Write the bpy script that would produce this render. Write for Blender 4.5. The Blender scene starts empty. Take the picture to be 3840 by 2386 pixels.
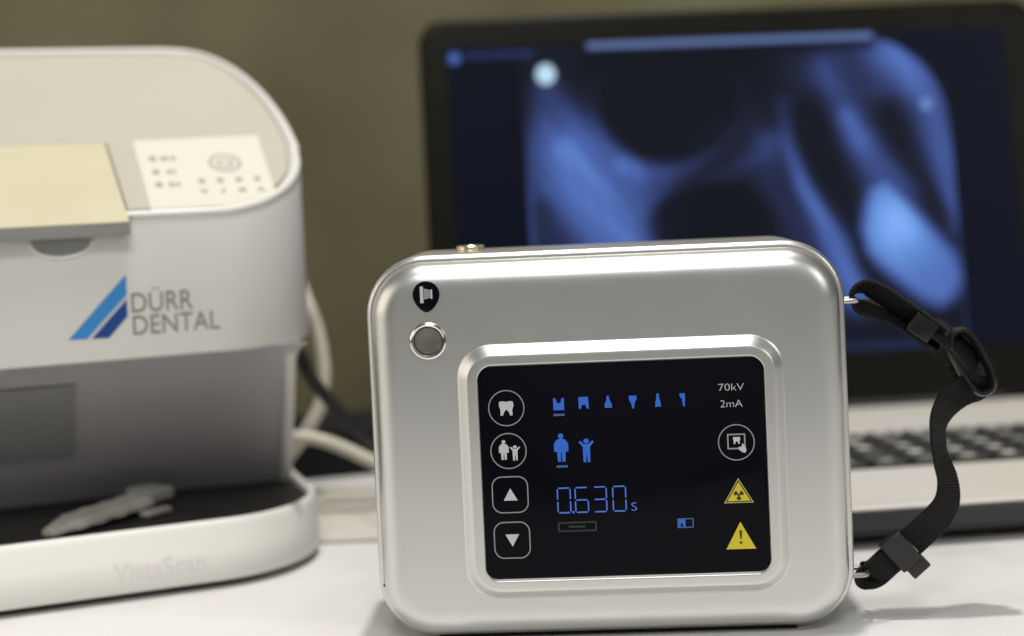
import bpy, bmesh, math, random
import numpy as np
from mathutils import Vector, Matrix

random.seed(7)
S = bpy.context.scene
COL = S.collection
rad = math.radians

# ------------------------------------------------------------------ camera
cd = bpy.data.cameras.new('camera')
cam = bpy.data.objects.new('camera', cd)
COL.objects.link(cam)
roll, pitch = rad(2.6), rad(2.5)
fw = Vector((0, math.cos(pitch), -math.sin(pitch)))
x0 = Vector((1, 0, 0))
u0 = x0.cross(fw)
cx = math.cos(roll) * x0 - math.sin(roll) * u0
cu = math.cos(roll) * u0 + math.sin(roll) * x0
m = Matrix((cx, cu, -fw)).transposed().to_4x4()
m.translation = Vector((0, 0, 0.151))
cam.matrix_world = m
cd.sensor_width = 36
cd.lens = 36 * 5275 / 3840
cd.shift_y = -283 / 3840
cd.clip_start = 0.01
cd.clip_end = 50
cd.dof.use_dof = True
cd.dof.focus_distance = 0.452
cd.dof.aperture_fstop = 4.9
S.camera = cam

# ------------------------------------------------------------------ world and lamps
w = bpy.data.worlds.new('World')
S.world = w
w.use_nodes = True
bg = w.node_tree.nodes['Background']
bg.inputs[0].default_value = (1.0, 0.99, 0.97, 1)
bg.inputs[1].default_value = 0.055


def area(name, loc, target, sx, sy, power, colour, shape='RECTANGLE'):
    l = bpy.data.lights.new(name, 'AREA')
    l.shape = shape
    l.size = sx
    l.size_y = sy
    l.energy = power
    l.color = colour
    o = bpy.data.objects.new(name, l)
    COL.objects.link(o)
    o.location = loc
    d = Vector(target) - Vector(loc)
    o.rotation_euler = d.to_track_quat('-Z', 'Y').to_euler()
    return o


area('ceiling_panel_lamp', (0.10, 0.33, 1.55), (0.05, 0.45, 0), 0.85, 0.40, 6.2, (1.0, 0.99, 0.97))
area('front_fill_lamp', (0.0, -0.75, 1.45), (0.0, 0.5, 0.05), 0.7, 0.35, 11.5, (1.0, 0.99, 0.97))  # added fill from the front to brighten the upright scanner faces
area('ceiling_spot_lamp', (0.05, 0.48, 1.5), (0.05, 0.50, 0), 0.06, 0.06, 14.0, (1.0, 0.96, 0.90), 'DISK')
area('room_bounce_fill', (0.3, -1.7, 0.55), (0.1, 0.5, 0.12), 2.6, 1.3, 2.3, (1.0, 0.995, 0.97))  # added panel, stands in for light of the unseen room behind the camera
area('wall_wash_lamp', (-0.15, 1.10, 0.70), (-0.15, 1.27, 0.20), 1.8, 0.06, 1.0, (1.0, 0.90, 0.66))
area('side_room_lamp', (-1.35, 0.10, 0.50), (0.0, 0.5, 0.06), 1.2, 0.9, 5.5, (1.0, 0.93, 0.78))
area('right_fill_lamp', (1.3, -0.6, 0.8), (0.0, 0.5, 0.06), 0.6, 0.6, 4.0, (1.0, 0.98, 0.94))  # added fill from the right to lighten the scanner's rounded corner

S.view_settings.view_transform = 'Standard'
S.view_settings.look = 'None'
S.view_settings.exposure = 0
S.view_settings.gamma = 1
S.render.engine = 'CYCLES'


# ------------------------------------------------------------------ materials
def mat(name, col, rough=0.5, metal=0.0, coat=0.0, noise=0.0, nscale=40.0, bump=0.0, bscale=400.0,
        emit=None, estr=1.0, rnoise=0.0, spec=0.5):
    mt = bpy.data.materials.new(name)
    mt.use_nodes = True
    nt = mt.node_tree
    b = nt.nodes['Principled BSDF']
    b.inputs['Base Color'].default_value = (*col, 1)
    b.inputs['Roughness'].default_value = rough
    b.inputs['Metallic'].default_value = metal
    b.inputs['Coat Weight'].default_value = coat
    b.inputs['Coat Roughness'].default_value = 0.08
    b.inputs['Specular IOR Level'].default_value = spec
    if emit:
        b.inputs['Emission Color'].default_value = (*emit, 1)
        b.inputs['Emission Strength'].default_value = estr
    tc = nt.nodes.new('ShaderNodeTexCoord')
    if noise:
        n = nt.nodes.new('ShaderNodeTexNoise')
        n.inputs['Scale'].default_value = nscale
        n.inputs['Detail'].default_value = 5
        nt.links.new(tc.outputs['Object'], n.inputs['Vector'])
        r = nt.nodes.new('ShaderNodeMapRange')
        r.inputs['From Min'].default_value = 0.3
        r.inputs['From Max'].default_value = 0.7
        r.inputs['To Min'].default_value = 1 - noise
        r.inputs['To Max'].default_value = 1 + noise
        nt.links.new(n.outputs['Fac'], r.inputs['Value'])
        mx = nt.nodes.new('ShaderNodeMix')
        mx.data_type = 'RGBA'
        mx.blend_type = 'MULTIPLY'
        mx.inputs[0].default_value = 1
        mx.inputs[6].default_value = (*col, 1)
        nt.links.new(r.outputs['Result'], mx.inputs[7])
        nt.links.new(mx.outputs[2], b.inputs['Base Color'])
    if rnoise:
        n = nt.nodes.new('ShaderNodeTexNoise')
        n.inputs['Scale'].default_value = 60
        n.inputs['Detail'].default_value = 6
        nt.links.new(tc.outputs['Object'], n.inputs['Vector'])
        r = nt.nodes.new('ShaderNodeMapRange')
        r.inputs['From Min'].default_value = 0.3
        r.inputs['From Max'].default_value = 0.7
        r.inputs['To Min'].default_value = max(0.02, rough - rnoise)
        r.inputs['To Max'].default_value = rough + rnoise
        nt.links.new(n.outputs['Fac'], r.inputs['Value'])
        nt.links.new(r.outputs['Result'], b.inputs['Roughness'])
    if bump:
        n = nt.nodes.new('ShaderNodeTexNoise')
        n.inputs['Scale'].default_value = bscale
        n.inputs['Detail'].default_value = 4
        nt.links.new(tc.outputs['Object'], n.inputs['Vector'])
        bp = nt.nodes.new('ShaderNodeBump')
        bp.inputs['Strength'].default_value = bump
        bp.inputs['Distance'].default_value = 0.0004
        nt.links.new(n.outputs['Fac'], bp.inputs['Height'])
        nt.links.new(bp.outputs['Normal'], b.inputs['Normal'])
    return mt


M = dict(
    table=mat('white_laminate', (0.71, 0.70, 0.685), 0.42, noise=0.03, nscale=9, bump=0.08, bscale=260, rnoise=0.06),
    silver=mat('satin_silver', (0.65, 0.65, 0.635), 0.335, 0.88, noise=0.012, nscale=30, bump=0.05, bscale=3000, rnoise=0.012),
    chrome=mat('polished_steel', (0.80, 0.79, 0.76), 0.12, 1.0, rnoise=0.04),
    brushed=mat('brushed_steel', (0.30, 0.285, 0.25), 0.36, 1.0, noise=0.06, nscale=300, rnoise=0.08),
    groove=mat('dark_groove', (0.06, 0.058, 0.05), 0.6, noise=0.05),
    lug=mat('dull_steel', (0.45, 0.45, 0.43), 0.35, 1.0, rnoise=0.05),
    gold=mat('amber_gold', (0.80, 0.70, 0.48), 0.22, 0.9, rnoise=0.05),
    glass=mat('black_display_glass', (0.004, 0.004, 0.007), 0.15, rnoise=0.05, spec=0.06),
    print=mat('grey_print', (0.52, 0.53, 0.54), 0.5, noise=0.06, nscale=900),
    linep=mat('thin_grey_print', (0.28, 0.285, 0.29), 0.5, noise=0.06, nscale=900),
    yellow=mat('yellow_print', (0.62, 0.52, 0.02), 0.5, noise=0.05, nscale=900),
    yelline=mat('pale_yellow_print', (0.45, 0.40, 0.16), 0.5, noise=0.05, nscale=900),
    maroon=mat('dark_print', (0.035, 0.01, 0.004), 0.5, noise=0.05),
    lcd=mat('lit_blue_segment', (0.01, 0.05, 0.2), 0.5, emit=(0.008, 0.075, 0.38), estr=0.9),
    lcdpale=mat('lit_pale_blue_segment', (0.02, 0.05, 0.2), 0.5, emit=(0.05, 0.125, 0.47), estr=0.85),
    lcddim=mat('dim_lit_segment', (0.01, 0.02, 0.1), 0.5, emit=(0.03, 0.07, 0.17), estr=1.0),
    lcdghost=mat('faint_lit_segment', (0.004, 0.012, 0.008), 0.5, emit=(0.002, 0.006, 0.0045), estr=1.0),
    black=mat('black_plastic', (0.008, 0.008, 0.009), 0.30, noise=0.05, bump=0.05, bscale=1500, rnoise=0.06),
    blackrub=mat('matt_black_plastic', (0.014, 0.014, 0.0135), 0.5, noise=0.08, bump=0.15, bscale=1500),
    white=mat('white_plastic', (0.68, 0.672, 0.635), 0.36, noise=0.012, nscale=25, bump=0.04, bscale=1800, rnoise=0.05),
    cover=mat('warm_grey_plastic', (0.455, 0.43, 0.36), 0.46, noise=0.012, nscale=25, bump=0.05, bscale=1800),
    cream=mat('cream_plastic', (0.56, 0.52, 0.365), 0.35, noise=0.015, nscale=25, rnoise=0.05),
    panel=mat('ivory_label', (0.645, 0.62, 0.535), 0.45, noise=0.01),
    panelink=mat('grey_ink', (0.33, 0.31, 0.26), 0.5, noise=0.05),
    midgrey=mat('mid_grey_plastic', (0.26, 0.26, 0.25), 0.4, noise=0.03),
    grey=mat('grey_plastic', (0.42, 0.405, 0.425), 0.34, noise=0.02, nscale=25, bump=0.03, bscale=1800, rnoise=0.05),
    door=mat('darker_grey_plastic', (0.27, 0.27, 0.272), 0.45, noise=0.02, nscale=25),
    adapter=mat('matt_black_case', (0.010, 0.010, 0.011), 0.7, noise=0.05, spec=0.12),
    tray=mat('black_tray', (0.022, 0.020, 0.017), 0.55, noise=0.12, nscale=90, bump=0.2, bscale=1500),
    lightblue=mat('light_blue_ink', (0.035, 0.25, 0.60), 0.4, noise=0.02),
    darkblue=mat('dark_blue_ink', (0.004, 0.055, 0.27), 0.4, noise=0.02),
    wordgrey=mat('grey_lettering', (0.225, 0.21, 0.185), 0.5, noise=0.03),
    wordpale=mat('pale_lettering', (0.56, 0.535, 0.51), 0.5, noise=0.03),
    cable=mat('white_cable_sheath', (0.68, 0.65, 0.55), 0.45, noise=0.03, nscale=60),
    board=mat('pale_beige_board', (0.55, 0.52, 0.47), 0.5, noise=0.02),
    sleeve=mat('hazy_plastic_film', (0.44, 0.415, 0.37), 0.32, noise=0.14, nscale=120, bump=0.6, bscale=160),
    bezel=mat('black_bezel', (0.0075, 0.0075, 0.0055), 0.4, noise=0.05, rnoise=0.05, spec=0.09),
    alu=mat('silver_deck', (0.66, 0.63, 0.57), 0.42, 0.15, noise=0.01, bump=0.04, bscale=2500),
    lapdark=mat('dark_grey_metal', (0.035, 0.036, 0.040), 0.38, 0.3, noise=0.04),
    keys=mat('black_keycap', (0.045, 0.044, 0.038), 0.4, noise=0.05, nscale=300),
    keymark=mat('key_print_and_glint', (0.34, 0.34, 0.30), 0.5, noise=0.05, nscale=200),
)


def weave_mat():
    mt = mat('black_webbing', (0.0085, 0.0085, 0.009), 0.62, noise=0.25, nscale=500, spec=0.25)
    nt = mt.node_tree
    b = nt.nodes['Principled BSDF']
    sn = []
    for name, freq in (('along', 6900), ('across', 5200)):
        a = nt.nodes.new('ShaderNodeAttribute')
        a.attribute_name = name
        k = nt.nodes.new('ShaderNodeMath')
        k.operation = 'MULTIPLY'
        k.inputs[1].default_value = freq
        q = nt.nodes.new('ShaderNodeMath')
        q.operation = 'SINE'
        nt.links.new(a.outputs['Fac'], k.inputs[0])
        nt.links.new(k.outputs[0], q.inputs[0])
        sn.append(q)
    mu = nt.nodes.new('ShaderNodeMath')
    mu.operation = 'MULTIPLY_ADD'
    mu.inputs[1].default_value = 0.5
    nt.links.new(sn[1].outputs[0], mu.inputs[0])
    nt.links.new(sn[0].outputs[0], mu.inputs[2])
    bp = nt.nodes.new('ShaderNodeBump')
    bp.inputs['Strength'].default_value = 1.0
    bp.inputs['Distance'].default_value = 0.00016
    nt.links.new(mu.outputs[0], bp.inputs['Height'])
    nt.links.new(bp.outputs['Normal'], b.inputs['Normal'])
    return mt


M['web'] = weave_mat()


def wall_mat():
    mt = mat('olive_wall_paint', (0.20, 0.175, 0.085), 0.7)
    nt = mt.node_tree
    b = nt.nodes['Principled BSDF']
    tc = nt.nodes.new('ShaderNodeTexCoord')
    mp = nt.nodes.new('ShaderNodeMapping')
    mp.inputs['Scale'].default_value = (4.5, 4.5, 4.5)
    n = nt.nodes.new('ShaderNodeTexNoise')
    n.inputs['Scale'].default_value = 1.0
    n.inputs['Detail'].default_value = 2
    nt.links.new(tc.outputs['Object'], mp.inputs['Vector'])
    nt.links.new(mp.outputs['Vector'], n.inputs['Vector'])
    cr = nt.nodes.new('ShaderNodeValToRGB')
    cr.color_ramp.elements[0].position = 0.36
    cr.color_ramp.elements[0].color = (0.082, 0.074, 0.031, 1)
    cr.color_ramp.elements[1].position = 0.66
    cr.color_ramp.elements[1].color = (0.130, 0.119, 0.060, 1)
    nt.links.new(n.outputs['Fac'], cr.inputs['Fac'])
    nt.links.new(cr.outputs['Color'], b.inputs['Base Color'])
    return mt


M['wall'] = wall_mat()


def vary_by_object(mt, lo, hi):
    """a slightly different tone on every copy"""
    nt = mt.node_tree
    b = nt.nodes['Principled BSDF']
    oi = nt.nodes.new('ShaderNodeObjectInfo')
    cr = nt.nodes.new('ShaderNodeValToRGB')
    cr.color_ramp.elements[0].color = (*lo, 1)
    cr.color_ramp.elements[1].color = (*hi, 1)
    nt.links.new(oi.outputs['Random'], cr.inputs['Fac'])
    nt.links.new(cr.outputs['Color'], b.inputs['Base Color'])


vary_by_object(M['keymark'], (0.06, 0.06, 0.055), (0.62, 0.62, 0.56))  # random bright tones on the key print also imitate highlights on the keys


# ------------------------------------------------------------------ helpers
def empty(name, loc=(0, 0, 0), rot=(0, 0, 0), label=None, cat=None, group=None):
    o = bpy.data.objects.new(name, None)
    o.empty_display_size = 0.02
    COL.objects.link(o)
    o.location = loc
    o.rotation_euler = rot
    if label:
        o['label'] = label
        o['category'] = cat
    if group:
        o['group'] = group
    return o


def build(name, verts, faces, material, parent=None, smooth=True, mats=None, midx=None, angle=35):
    me = bpy.data.meshes.new(name)
    me.from_pydata([tuple(v) for v in verts], [], [tuple(f) for f in faces])
    me.validate()
    bm = bmesh.new()
    bm.from_mesh(me)
    bmesh.ops.recalc_face_normals(bm, faces=bm.faces[:])
    bm.to_mesh(me)
    bm.free()
    if mats:
        for mm in mats:
            me.materials.append(mm)
        for p, i in zip(me.polygons, midx):
            p.material_index = i
    else:
        me.materials.append(material)
    if smooth:
        me.polygons.foreach_set('use_smooth', [True] * len(me.polygons))
        me.set_sharp_from_angle(angle=rad(angle))
    o = bpy.data.objects.new(name, me)
    COL.objects.link(o)
    if parent:
        o.parent = parent
    return o


class G:
    """collects vertices and faces for one mesh"""

    def __init__(self):
        self.v, self.f = [], []

    def add(self, v, f):
        k = len(self.v)
        self.v += [tuple(p) for p in v]
        self.f += [tuple(i + k for i in q) for q in f]
        return self

    def loft(self, rings, cap0=True, cap1=True, closed=True):
        n = len(rings[0])
        v = [p for r in rings for p in r]
        f = []
        for i in range(len(rings) - 1):
            for j in range(n if closed else n - 1):
                a, b = i * n + j, i * n + (j + 1) % n
                f.append((a, b, b + n, a + n))
        if cap0:
            f.append(tuple(range(n))[::-1])
        if cap1:
            f.append(tuple(range((len(rings) - 1) * n, len(rings) * n)))
        return self.add(v, f)

    def box(self, c, s, rot=None, bev=0.0):
        bm = bmesh.new()
        bmesh.ops.create_cube(bm, size=1)
        bmesh.ops.scale(bm, vec=s, verts=bm.verts)
        if bev:
            bmesh.ops.bevel(bm, geom=bm.edges[:], offset=bev, segments=3, profile=0.6, affect='EDGES')
        if rot is not None:
            bmesh.ops.rotate(bm, cent=(0, 0, 0), matrix=rot, verts=bm.verts)
        bmesh.ops.translate(bm, vec=c, verts=bm.verts)
        bm.verts.index_update()
        v = [x.co[:] for x in bm.verts]
        f = [[x.index for x in q.verts] for q in bm.faces]
        bm.free()
        return self.add(v, f)

    def obj(self, name, material, parent=None, **k):
        o = build(name, self.v, self.f, material, parent, **k)
        if hasattr(self, 'along'):
            for nm, val in (('along', self.along), ('across', self.across)):
                at_ = o.data.attributes.new(nm, 'FLOAT', 'POINT')
                at_.data.foreach_set('value', val)
        return o


def rr(xa, xb, za, zb, r, n=10):
    """rounded rectangle outline as (x, z) points, counter-clockwise"""
    r = min(r, (xb - xa) / 2 - 1e-6, (zb - za) / 2 - 1e-6)
    out = []
    for cxx, czz, a0 in ((xb - r, zb - r, 0), (xa + r, zb - r, 90), (xa + r, za + r, 180), (xb - r, za + r, 270)):
        for i in range(n + 1):
            a = rad(a0 + 90 * i / n)
            out.append((cxx + r * math.cos(a), czz + r * math.sin(a)))
    return out


def xz(pts, y):
    return [(p[0], y, p[1]) for p in pts]


def spline(pts, k=10):
    P = [Vector(p) for p in pts]
    out = []
    for i in range(len(P) - 1):
        a, b, c, d = P[max(i - 1, 0)], P[i], P[i + 1], P[min(i + 2, len(P) - 1)]
        for j in range(k):
            t = j / k
            out.append(0.5 * ((2 * b) + (c - a) * t + (2 * a - 5 * b + 4 * c - d) * t * t + (3 * b - a - 3 * c + d) * t ** 3))
    out.append(P[-1])
    return out


def tube(g, pts, r, n=12, k=10, smooth=True, closed=False):
    P = spline(pts, k) if smooth else [Vector(p) for p in pts]
    rings = []
    prev = None
    for i, p in enumerate(P):
        if closed:
            t = (P[(i + 1) % len(P)] - P[i - 1]).normalized()
        else:
            t = (P[min(i + 1, len(P) - 1)] - P[max(i - 1, 0)]).normalized()
        if prev is None:
            a = t.orthogonal().normalized()
        else:
            a = (prev - t * prev.dot(t)).normalized()
        prev = a
        b = t.cross(a)
        rings.append([p + r * (math.cos(2 * math.pi * j / n) * a + math.sin(2 * math.pi * j / n) * b) for j in range(n)])
    if closed:
        rings.append(rings[0])
        return g.loft(rings, False, False)
    return g.loft(rings)


def ribbon(g, pts, width, thick, twists, k=8):
    """flat webbing along a path; twists = rotation (degrees) of the width direction out of the XZ plane, per point"""
    P = spline(pts, k)
    tw = []
    for i in range(len(pts) - 1):
        for j in range(k):
            tw.append(twists[i] + (twists[i + 1] - twists[i]) * j / k)
    tw.append(twists[-1])
    rings = []
    g.along, g.across = [], []
    for i, p in enumerate(P):
        t = (P[min(i + 1, len(P) - 1)] - P[max(i - 1, 0)]).normalized()
        d = Vector((0, 1, 0))
        s = t.cross(d).normalized()
        d = s.cross(t).normalized()
        a = rad(tw[i])
        wv = math.cos(a) * s + math.sin(a) * d
        nv = t.cross(wv).normalized()
        h, q = width / 2, thick / 2
        along = along + (p - P[i - 1]).length if i else 0.0
        g.along += [along] * 8
        g.across += [h, h * .93, -h * .93, -h, -h, -h * .93, h * .93, h]
        rings.append([p + wv * x + nv * y for x, y in
                      ((h, q * .4), (h * .93, q), (-h * .93, q), (-h, q * .4), (-h, -q * .4), (-h * .93, -q), (h * .93, -q), (h, -q * .4))])
    return g.loft(rings)


def flat(g, pts, y, t=0.00012):
    """thin raised print: polygon (x, z) with its front at y"""
    return g.loft([xz(pts, y + t), xz(pts, y)])


def frame_line(g, outer, inner, y, t=0.00012):
    n = len(outer)
    v = xz(outer, y) + xz(inner, y) + xz(outer, y + t) + xz(inner, y + t)
    f = []
    for j in range(n):
        k = (j + 1) % n
        f += [(j, k, k + n, j + n), (j, k, k + 2 * n, j + 2 * n), (j + n, k + n, k + 3 * n, j + 3 * n)]
    return g.add(v, f)


def circ(cx_, cz_, r, n=40, rz=None):
    rz = rz or r
    return [(cx_ + r * math.cos(2 * math.pi * i / n), cz_ + rz * math.sin(2 * math.pi * i / n)) for i in range(n)]


def text_mesh(name, body, x, z, width, height, place, material, parent, bold=0.0, spacing=1.0):
    """lettering fitted into width x height, mapped to 3-D by place(x, z, depth)"""
    cu_ = bpy.data.curves.new('lettering', 'FONT')
    cu_.body = body
    cu_.extrude = 0.004
    cu_.offset = bold
    cu_.space_character = spacing
    cu_.resolution_u = 5
    to = bpy.data.objects.new('lettering', cu_)
    COL.objects.link(to)
    bpy.context.view_layer.update()
    me = bpy.data.meshes.new_from_object(to.evaluated_get(bpy.context.evaluated_depsgraph_get()))
    bpy.data.objects.remove(to)
    bpy.data.curves.remove(cu_)
    xs = [v.co.x for v in me.vertices]
    ys = [v.co.y for v in me.vertices]
    zs = [v.co.z for v in me.vertices]
    ax, bx, ay, by, az = min(xs), max(xs), min(ys), max(ys), max(zs)
    for v in me.vertices:
        v.co = place(x + (v.co.x - ax) / (bx - ax) * width, z + (v.co.y - ay) / (by - ay) * height, (az - v.co.z) * 0.012)
    me.name = name
    me.materials.clear()
    me.materials.append(material)
    o = bpy.data.objects.new(name, me)
    COL.objects.link(o)
    o.parent = parent
    return o


mm = 0.001

# ------------------------------------------------------------------ setting: table and wall
TY = 0.806
g = G()
rings = []
for ins, z in ((0.0, -0.030), (0.0, -0.0015), (0.0006, -0.0004), (0.0018, 0.0)):
    rings.append([(x, y, z) for x, y in rr(-1.3 + ins, 1.4 - ins, 0.10 + ins, TY - ins, 0.01, 4)])
g.loft(rings)
o = g.obj('table', M['table'])
o['kind'] = 'structure'
g = G()
g.box((0, 1.32, 0.5), (5, 0.1, 3.0))
o = g.obj('wall', M['wall'])
o['kind'] = 'structure'

# ------------------------------------------------------------------ hand-held X-ray unit
LEAN = rad(0.5)
UL, UR = (0.0297, 0.4505, 0), (-LEAN, 0, rad(-3))
unit = empty('xray_unit', UL, UR, 'silver handheld dental x-ray unit with black touch display, standing on the white table', 'x-ray unit')
XA, XB, ZA, ZB, RC = -79.7 * mm, 77.4 * mm, 0.55 * mm, 128.0 * mm, 20 * mm


def outl(ins, z_ext=0, r=RC, n=16):
    return rr(XA + ins, XB - ins, ZA + ins, ZB - ins, max(r - ins, 2 * mm), n)


# front shell: flat face with wide quarter-round bevel, set inside the rim of the rear shell
SI = 2.3
g = G()
rings = []
for ins in (30, 16, 12.5, 11.2):
    rings.append(xz(outl(ins * mm), 0))
for i in range(1, 17):
    t = math.pi / 2 * i / 16
    rings.append(xz(outl((SI + 8.6 * (1 - math.sin(t))) * mm), (7.2 * (1 - math.cos(t))) * mm))
rings.append(xz(outl(SI * mm), 8.0 * mm))
rings.append(xz(outl((SI + 0.5) * mm), 8.3 * mm))
g.loft(rings)
shell = g.obj('front_shell', M['silver'], unit, angle=50)
g = G()
g.loft([xz(outl((SI + 0.7) * mm), y * mm) for y in (8.1, 9.6)])
g.obj('seam', M['groove'], unit)
g = G()
rings = [xz(outl(i * mm), y * mm) for i, y in ((3.6, 8.75), (2.0, 8.75), (1.55, 8.8), (1.0, 9.0), (0.5, 9.4), (0.15, 10.0), (0.0, 10.8), (0.0, 12), (0.0, 46), (0.6, 50), (2.4, 53.5), (5.5, 55.8), (10, 56.4), (22, 56.5))]
g.loft(rings)
back = g.obj('back_shell', M['silver'], unit)
g = G()
for yc in (12.5, 48):
    g2 = G()
    g2.box((-1.2 * mm, yc * mm, 0.33 * mm), (0.118, 0.007, 0.55 * mm), bev=0.15 * mm)
    g2.obj('foot_shade_strip', M['blackrub'], unit)  # added black supports, doubling as the dark shade line under the unit
# round cone on the back, seen from the side only
g = G()
g.loft([[(0.004 + r * math.cos(a), y, 0.070 + r * math.sin(a)) for a in np.linspace(0, 2 * math.pi, 49)[:-1]]
        for r, y in ((0.034, 0.056), (0.033, 0.062), (0.030, 0.064), (0.029, 0.082), (0.027, 0.084))])
g.obj('beam_cone', M['blackrub'], unit)
# thin dark slot low on the flank
g = G()
g.box((-76.9 * mm, 7.2 * mm, 37 * mm), (1.2 * mm, 0.9 * mm, 36 * mm), bev=0.2 * mm)
g.obj('side_slot', M['groove'], unit)
g = G()
g.box((-77.6 * mm, 8.4 * mm, 18.6 * mm), (1.2 * mm, 1.2 * mm, 0.8 * mm), bev=0.2 * mm)
g.obj('slot_end', M['groove'], unit)

# raised bezel round the display
g = G()
BX = (-49.6, 55.6, 15.2, 98.6)


def bz(ins, y, r):
    return xz(rr((BX[0] + ins) * mm, (BX[1] - ins) * mm, (BX[2] + ins) * mm, (BX[3] - ins) * mm, r * mm, 12), y * mm)


g.loft([bz(0, 0.05, 11), bz(0.15, -0.1, 11), bz(0.45, -0.22, 10.8), bz(0.75, -0.45, 10.6), bz(1.0, -0.68, 10.4), bz(2.9, -2.45, 8.9), bz(3.2, -2.68, 8.7), bz(3.5, -2.82, 8.4), bz(3.9, -2.9, 8.1), bz(4.4, -2.95, 7.7), bz(6.1, -2.95, 5.6), bz(6.4, -2.95, 5.4), bz(6.65, -2.8, 5.1), bz(6.7, -2.35, 5.0), bz(12, -2.35, 3)], cap0=False)
bezel = g.obj('display_bezel', M['silver'], unit, angle=60)
# display
LX = (-42.8, 48.8, 22.5, 91.7)
g = G()
g.loft([xz(rr((LX[0] + i) * mm, (LX[1] - i) * mm, (LX[2] + i) * mm, (LX[3] - i) * mm, (4.0 - i) * mm, 10), y * mm) for i, y in ((0, -2.2), (0, -2.62), (0.2, -2.75))])
disp = g.obj('display', M['glass'], unit)
YF = -2.90 * mm


def dplace(x, z, d):
    return Vector((x, YF + d * 0.001, z))


def pm(pts):
    return [(a * mm, b * mm) for a, b in pts]


def tooth(cx_, cz_, s):
    q = [(-.95, .95), (-.55, 1.0), (0, .9), (.55, 1.0), (.95, .92), (1.0, .35), (.8, -.2), (.85, -.95), (.5, -1.0), (.32, -.5), (0, -.12),
         (-.3, -.5), (-.5, -1.0), (-.85, -.95), (-.8, -.2), (-1.0, .4)]
    return [((cx_ + a * s) * mm, (cz_ + b * s) * mm) for a, b in q]


def person(cx_, cz_, w_, h_, arms_up=False):
    parts = []
    parts.append([((cx_ + a * w_ * .19) * mm, (cz_ + (.405 + b * .095) * h_) * mm) for a, b in [(math.cos(t), math.sin(t)) for t in np.linspace(0, 2 * math.pi, 17)[:-1]]])
    if arms_up:
        q = [(-.16, .28), (-.40, .42), (-.5, .36), (-.24, .16), (-.22, -.5), (-.05, -.5), (-.02, -.16), (.02, -.16), (.05, -.5), (.22, -.5), (.24, .16), (.5, .36), (.40, .42), (.16, .28)]
    else:
        q = [(-.30, .28), (-.5, .14), (-.5, -.14), (-.30, -.14), (-.26, -.5), (-.05, -.5), (-.02, -.16), (.02, -.16), (.05, -.5), (.26, -.5), (.30, -.14), (.5, -.14), (.5, .14), (.30, .28), (.1, .31), (-.1, .31)]
    parts.append([((cx_ + a * w_) * mm, (cz_ + b * h_) * mm) for a, b in q])
    return parts


def touch_key(name, pts_out, pts_in):
    g = G()
    frame_line(g, pts_out, pts_in, YF)
    return g.obj(name, M['linep'], disp, smooth=False)


# round and square touch keys, each outline plus its symbol
g = G()
frame_line(g, circ(-33.9 * mm, 78.1 * mm, 5.85 * mm), circ(-33.9 * mm, 78.1 * mm, 5.52 * mm), YF)
g.obj('key_outline', M['linep'], disp, smooth=False)
g = G()
flat(g, tooth(-33.9, 78.0, 2.35), YF)
g.obj('tooth_symbol', M['print'], disp, smooth=False)
g = G()
frame_line(g, circ(-33.8 * mm, 64.2 * mm, 5.85 * mm), circ(-33.8 * mm, 64.2 * mm, 5.52 * mm), YF)
g.obj('key_outline', M['linep'], disp, smooth=False)
g = G()
for q in person(-35.3, 64.6, 3.2, 6.4):
    flat(g, q, YF)
g.obj('adult_symbol', M['print'], disp, smooth=False)
g = G()
for q in person(-31.7, 63.5, 3.4, 4.9, True):
    flat(g, q, YF)
g.obj('child_symbol', M['print'], disp, smooth=False)
for zc, up in ((50.0, 1), (35.2, -1)):
    g = G()
    a = rr((-33.9 - 5.9) * mm, (-33.9 + 5.9) * mm, (zc - 6.0) * mm, (zc + 6.0) * mm, 3.3 * mm, 8)
    b = rr((-33.9 - 5.55) * mm, (-33.9 + 5.55) * mm, (zc - 5.65) * mm, (zc + 5.65) * mm, 2.95 * mm, 8)
    frame_line(g, a, b, YF)
    g.obj('key_outline', M['linep'], disp, smooth=False)
    g = G()
    flat(g, pm([(-33.8 - 2.25, zc - up * 1.9), (-33.8 + 2.25, zc - up * 1.9), (-33.8, zc + up * 2.1)]), YF)
    g.obj('arrow_symbol', M['print'], disp, smooth=False)
# scan key on the right
g = G()
frame_line(g, circ(39.2 * mm, 64.4 * mm, 5.85 * mm), circ(39.2 * mm, 64.4 * mm, 5.52 * mm), YF)
g.obj('key_outline', M['linep'], disp, smooth=False)
g = G()
frame_line(g, rr(36.3 * mm, 42.1 * mm, 62.2 * mm, 67.2 * mm, 0.2 * mm, 2), rr(36.75 * mm, 41.65 * mm, 62.65 * mm, 66.75 * mm, 0.1 * mm, 2), YF)
g.obj('picture_frame_symbol', M['linep'], disp, smooth=False)
g = G()
flat(g, tooth(39.3, 65.0, 1.15), YF)
g.obj('tooth_symbol', M['print'], disp, smooth=False)
g = G()
flat(g, pm([(41.1, 64.1), (41.8, 63.2), (42.3, 62.0), (42.0, 61.0), (41.1, 61.1), (39.9, 62.1), (39.7, 62.8), (40.8, 63.0)]), YF - 0.0001)
g.obj('hand_symbol', M['print'], disp, smooth=False)
text_mesh('lettering', '70kV', 34.2 * mm, 81.1 * mm, 8.1 * mm, 2.25 * mm, dplace, M['print'], disp, bold=-0.012)
text_mesh('lettering', '2mA', 34.6 * mm, 75.8 * mm, 7.0 * mm, 2.25 * mm, dplace, M['print'], disp, bold=-0.012)


# warning triangles
def tri(cx_, top, bot, hw, ins=0.0):
    return pm([(cx_ - hw + ins * 1.75, bot + ins), (cx_ + hw - ins * 1.75, bot + ins), (cx_, top - ins * 2.05)])


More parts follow.
